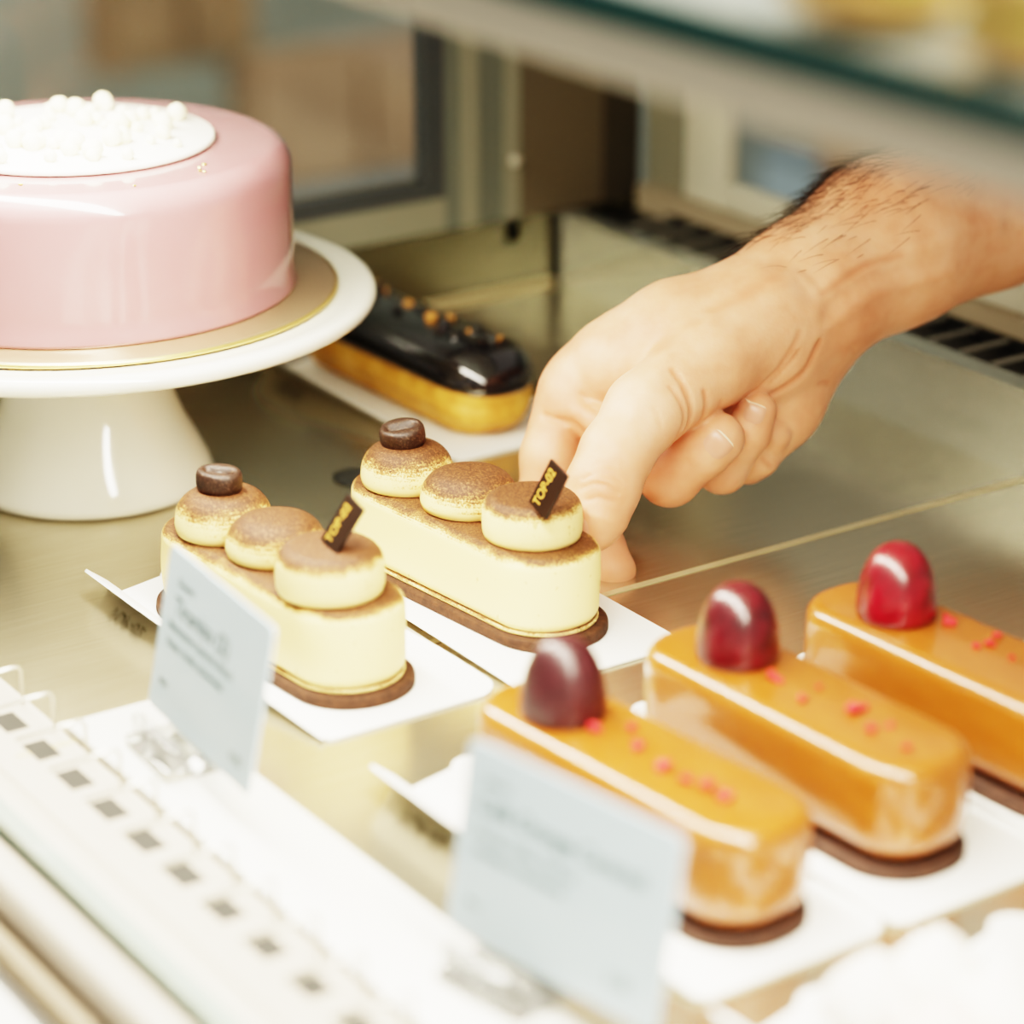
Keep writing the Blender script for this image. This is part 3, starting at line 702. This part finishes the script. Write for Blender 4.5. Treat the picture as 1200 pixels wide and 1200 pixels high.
def nail(center, toward, view, wdt, lng, tip=.16):
    """a thin curved plate lying on the finger surface"""
    c = project(np.array([center]), 10)[0]; nn = Vector(grad(c[None])[0][0])
    ax = Vector(toward)-Vector(c); ax = (ax-nn*ax.dot(nn)).normalized(); sd = ax.cross(nn)
    nu, nv = 12, 12; pts = []
    for j in range(nv+1):
        v_ = -1+2*j/nv
        for i in range(nu+1):
            u_ = -1+2*i/nu
            k = math.sqrt(max(0, 1-max(0, -v_-.3)**2/.55)) if v_ < -.3 else math.sqrt(max(0.0, 1-max(0, v_-.75)**2/.12))
            pts.append(Vector(c)+sd*u_*wdt/2*k+ax*v_*lng/2)
    Q = project(np.array([p[:] for p in pts]), 6); N2, _ = grad(Q)
    bm = bmesh.new(); vs = []
    for idx, (q, n2) in enumerate(zip(Q, N2)):
        i, j = idx % (nu+1), idx//(nu+1)
        e = min(i, nu-i, j, nv-j); vs.append(bm.verts.new(q+n2*(.012+.022*min(1, e/2))))
    for j in range(nv):
        for i in range(nu):
            a = j*(nu+1)+i; f = bm.faces.new((vs[a], vs[a+1], vs[a+nu+2], vs[a+nu+1])); f.material_index = 1 if j >= nv-1 else 0
    return obj('fingernail', bm, ['nail', 'nail_tip'], person)
nail((-56.87, 45.86, 4.09), (-56.87, 46.59, 4.6), None, .92, .74)
nail((-57.4, 47.56, 4.64), (-57.8, 48.13, 4.92), None, .72, .62)
nail((-57.15, 41.26, 2.52), (-57.16, 41.43, 1.96), None, .5, .8)
# arm hair: fine strands along the upper edge of the forearm and sparse ones below
random.seed(11)
UPV = Vector((-62.28, 42.32, 3.85))-Vector((-60.64, 43.06, 1.49)); UPV.normalize()
AX = (Vector((-59.98, 49.49, 5.96))-Vector((-60.67, 59.39, 8.41))).normalized()
A0 = Vector((-60.67, 59.39, 8.41)); ARM_LEN = (Vector((-59.98, 49.49, 5.96))-A0).length
bm = bmesh.new(); cnt = 0
order = list(range(len(P))); random.shuffle(order)
for i in order:
    p = Vector(P[i]); nn = Vector(NRM[i]); s = (p-A0).dot(AX)/ARM_LEN
    if not -.35 < s < .98: continue
    up = nn.dot(UPV)
    pr = .0
    if up > .72: pr = .75*(1-max(0, s-.45)*1.9)
    elif up > .0: pr = (.03+.25*up)*(1-max(0, s-.25)*1.3)
    if random.random() > pr: continue
    cnt += 1
    if cnt > 2600: break
    L = random.uniform(.5, 1.25); d = (AX*random.uniform(.7, 1.2)+nn*random.uniform(.12, .5)+UPV*random.uniform(-.35, .35)).normalized()
    pts = [p-nn*.02+d*L*f+(-nn*.25*L*f*f) + AX*.2*L*f*f for f in (0, .35, .7, 1)]
    tube(bm, pts, [.0075, .007, .0055, .002], 3)
hr = obj('arm_hair', bm, 'hair', person); hr['kind'] = 'stuff'; hr['label'] = 'fine dark arm hair'

# ------------------------------------------------------------------ furniture seen blurred through the glass
def cupboard(label, x0, x1, y0, y1, z0, z1, mt, cat='cupboard'):
    t = thing('cupboard', label, cat, ((x0+x1)/2, (y0+y1)/2, z0))
    w_, d_, h_ = x1-x0, y1-y0, z1-z0
    obj('body', bx(-w_/2, w_/2, -d_/2, d_/2, 0, h_, bev=.4), mt, t, False)
    obj('door', bx(w_/2+.05, w_/2+1.5, -d_/2+1, -.5, 2, h_-1, bev=.3), mt, t, False)
    obj('door', bx(w_/2+.05, w_/2+1.5, .5, d_/2-1, 2, h_-1, bev=.3), mt, t, False)
    return t
cupboard('tan wooden counter seen blurred through the left window', -252, -248, 134, 163, -44, -29, 'wood', 'counter')
cupboard('brown wooden cupboard blurred at the top left, beyond the left window', -252, -248, 118, 136, -29, -12, 'wood_dark')
cupboard('slate counter below the tan counter, beyond the left window', -250, -246, 128, 175, -70, -44, 'blue_grey', 'counter')
t = thing('storage_box', 'pale blue box blurred behind the rear door, left of the arm', 'box', (-176, 152, -36))
obj('body', bx(-5.5, 4, -2, 2, 0, 8.5, bev=.3), 'pale_blue', t, False); obj('lid', bx(-5.7, 4.2, -2.2, 2.2, 8.55, 9.2, bev=.2), 'blue_grey', t, False)
t = thing('bread_crate', 'tan crate blurred behind the rear door, touching the top edge of the arm', 'crate', (-167, 151, -28))
obj('body', bx(-5, 5, -2, 2, 0, 7.5, bev=.3), 'wood', t, False); obj('rim', bx(-5.2, 5.2, -2.2, 2.2, 7.55, 8.3, bev=.2), 'wood_dark', t, False)

# ------------------------------------------------------------------ light and camera
def area(name, loc, rot, sx, sy, power, col):
    l = bpy.data.lights.new(name, 'AREA'); l.shape = 'RECTANGLE'; l.size = sx*S; l.size_y = sy*S; l.energy = power; l.color = col
    o = bpy.data.objects.new(name, l); C.objects.link(o); o.location = Vector(loc)*S; o.rotation_euler = rot; return o
WARM = (1.0, .91, .75)
area('shelf_led', (-55, 30.0, 20.4), (math.radians(-8), 0, 0), 90, 3.6, 5.0, WARM)
area('shelf_top_fill', (-35, 36, 33), (0, 0, 0), 90, 6, 1.0, WARM)  # unseen fill added above the shelf to brighten its glass top
area('rear_room_fill', (-80, 220, 30), (math.radians(-90), 0, math.radians(-92)), 100, 60, 13, (.9, .96, 1))  # unseen fill added to light the boxes behind the rear door
area('ceiling_key', (-20, -30, 150), (math.radians(-18), math.radians(-8), 0), 120, 60, 7.5, (1, .95, .86))
area('room_left', (-200, 40, 120), (0, math.radians(35), 0), 120, 120, 8, (1, .9, .75))
wd = bpy.data.worlds.new('World'); bpy.context.scene.world = wd; wd.use_nodes = True
bg = wd.node_tree.nodes['Background']; bg.inputs[0].default_value = (1.0, .94, .83, 1); bg.inputs[1].default_value = .42
cam = bpy.data.cameras.new('Camera'); co = bpy.data.objects.new('Camera', cam); C.objects.link(co)
co.location = (0, 0, 31.0*S); co.rotation_mode = 'XYZ'
co.rotation_euler = (PI/2-CAM_PITCH, 0, CAM_HEAD-PI/2)
cam.sensor_width = 36; cam.lens = 36*3150/1200; cam.clip_start = .02; cam.clip_end = 50
cam.dof.use_dof = True; cam.dof.focus_distance = 77*S; cam.dof.aperture_fstop = 5.5; cam.dof.aperture_blades = 0
sc = bpy.context.scene; sc.camera = co
sc.view_settings.view_transform = 'Filmic'; sc.view_settings.look = 'Very High Contrast'; sc.view_settings.exposure = 0.17
sc.cycles.max_bounces = 8; sc.cycles.transparent_max_bounces = 12; sc.cycles.caustics_reflective = True; sc.cycles.caustics_refractive = False
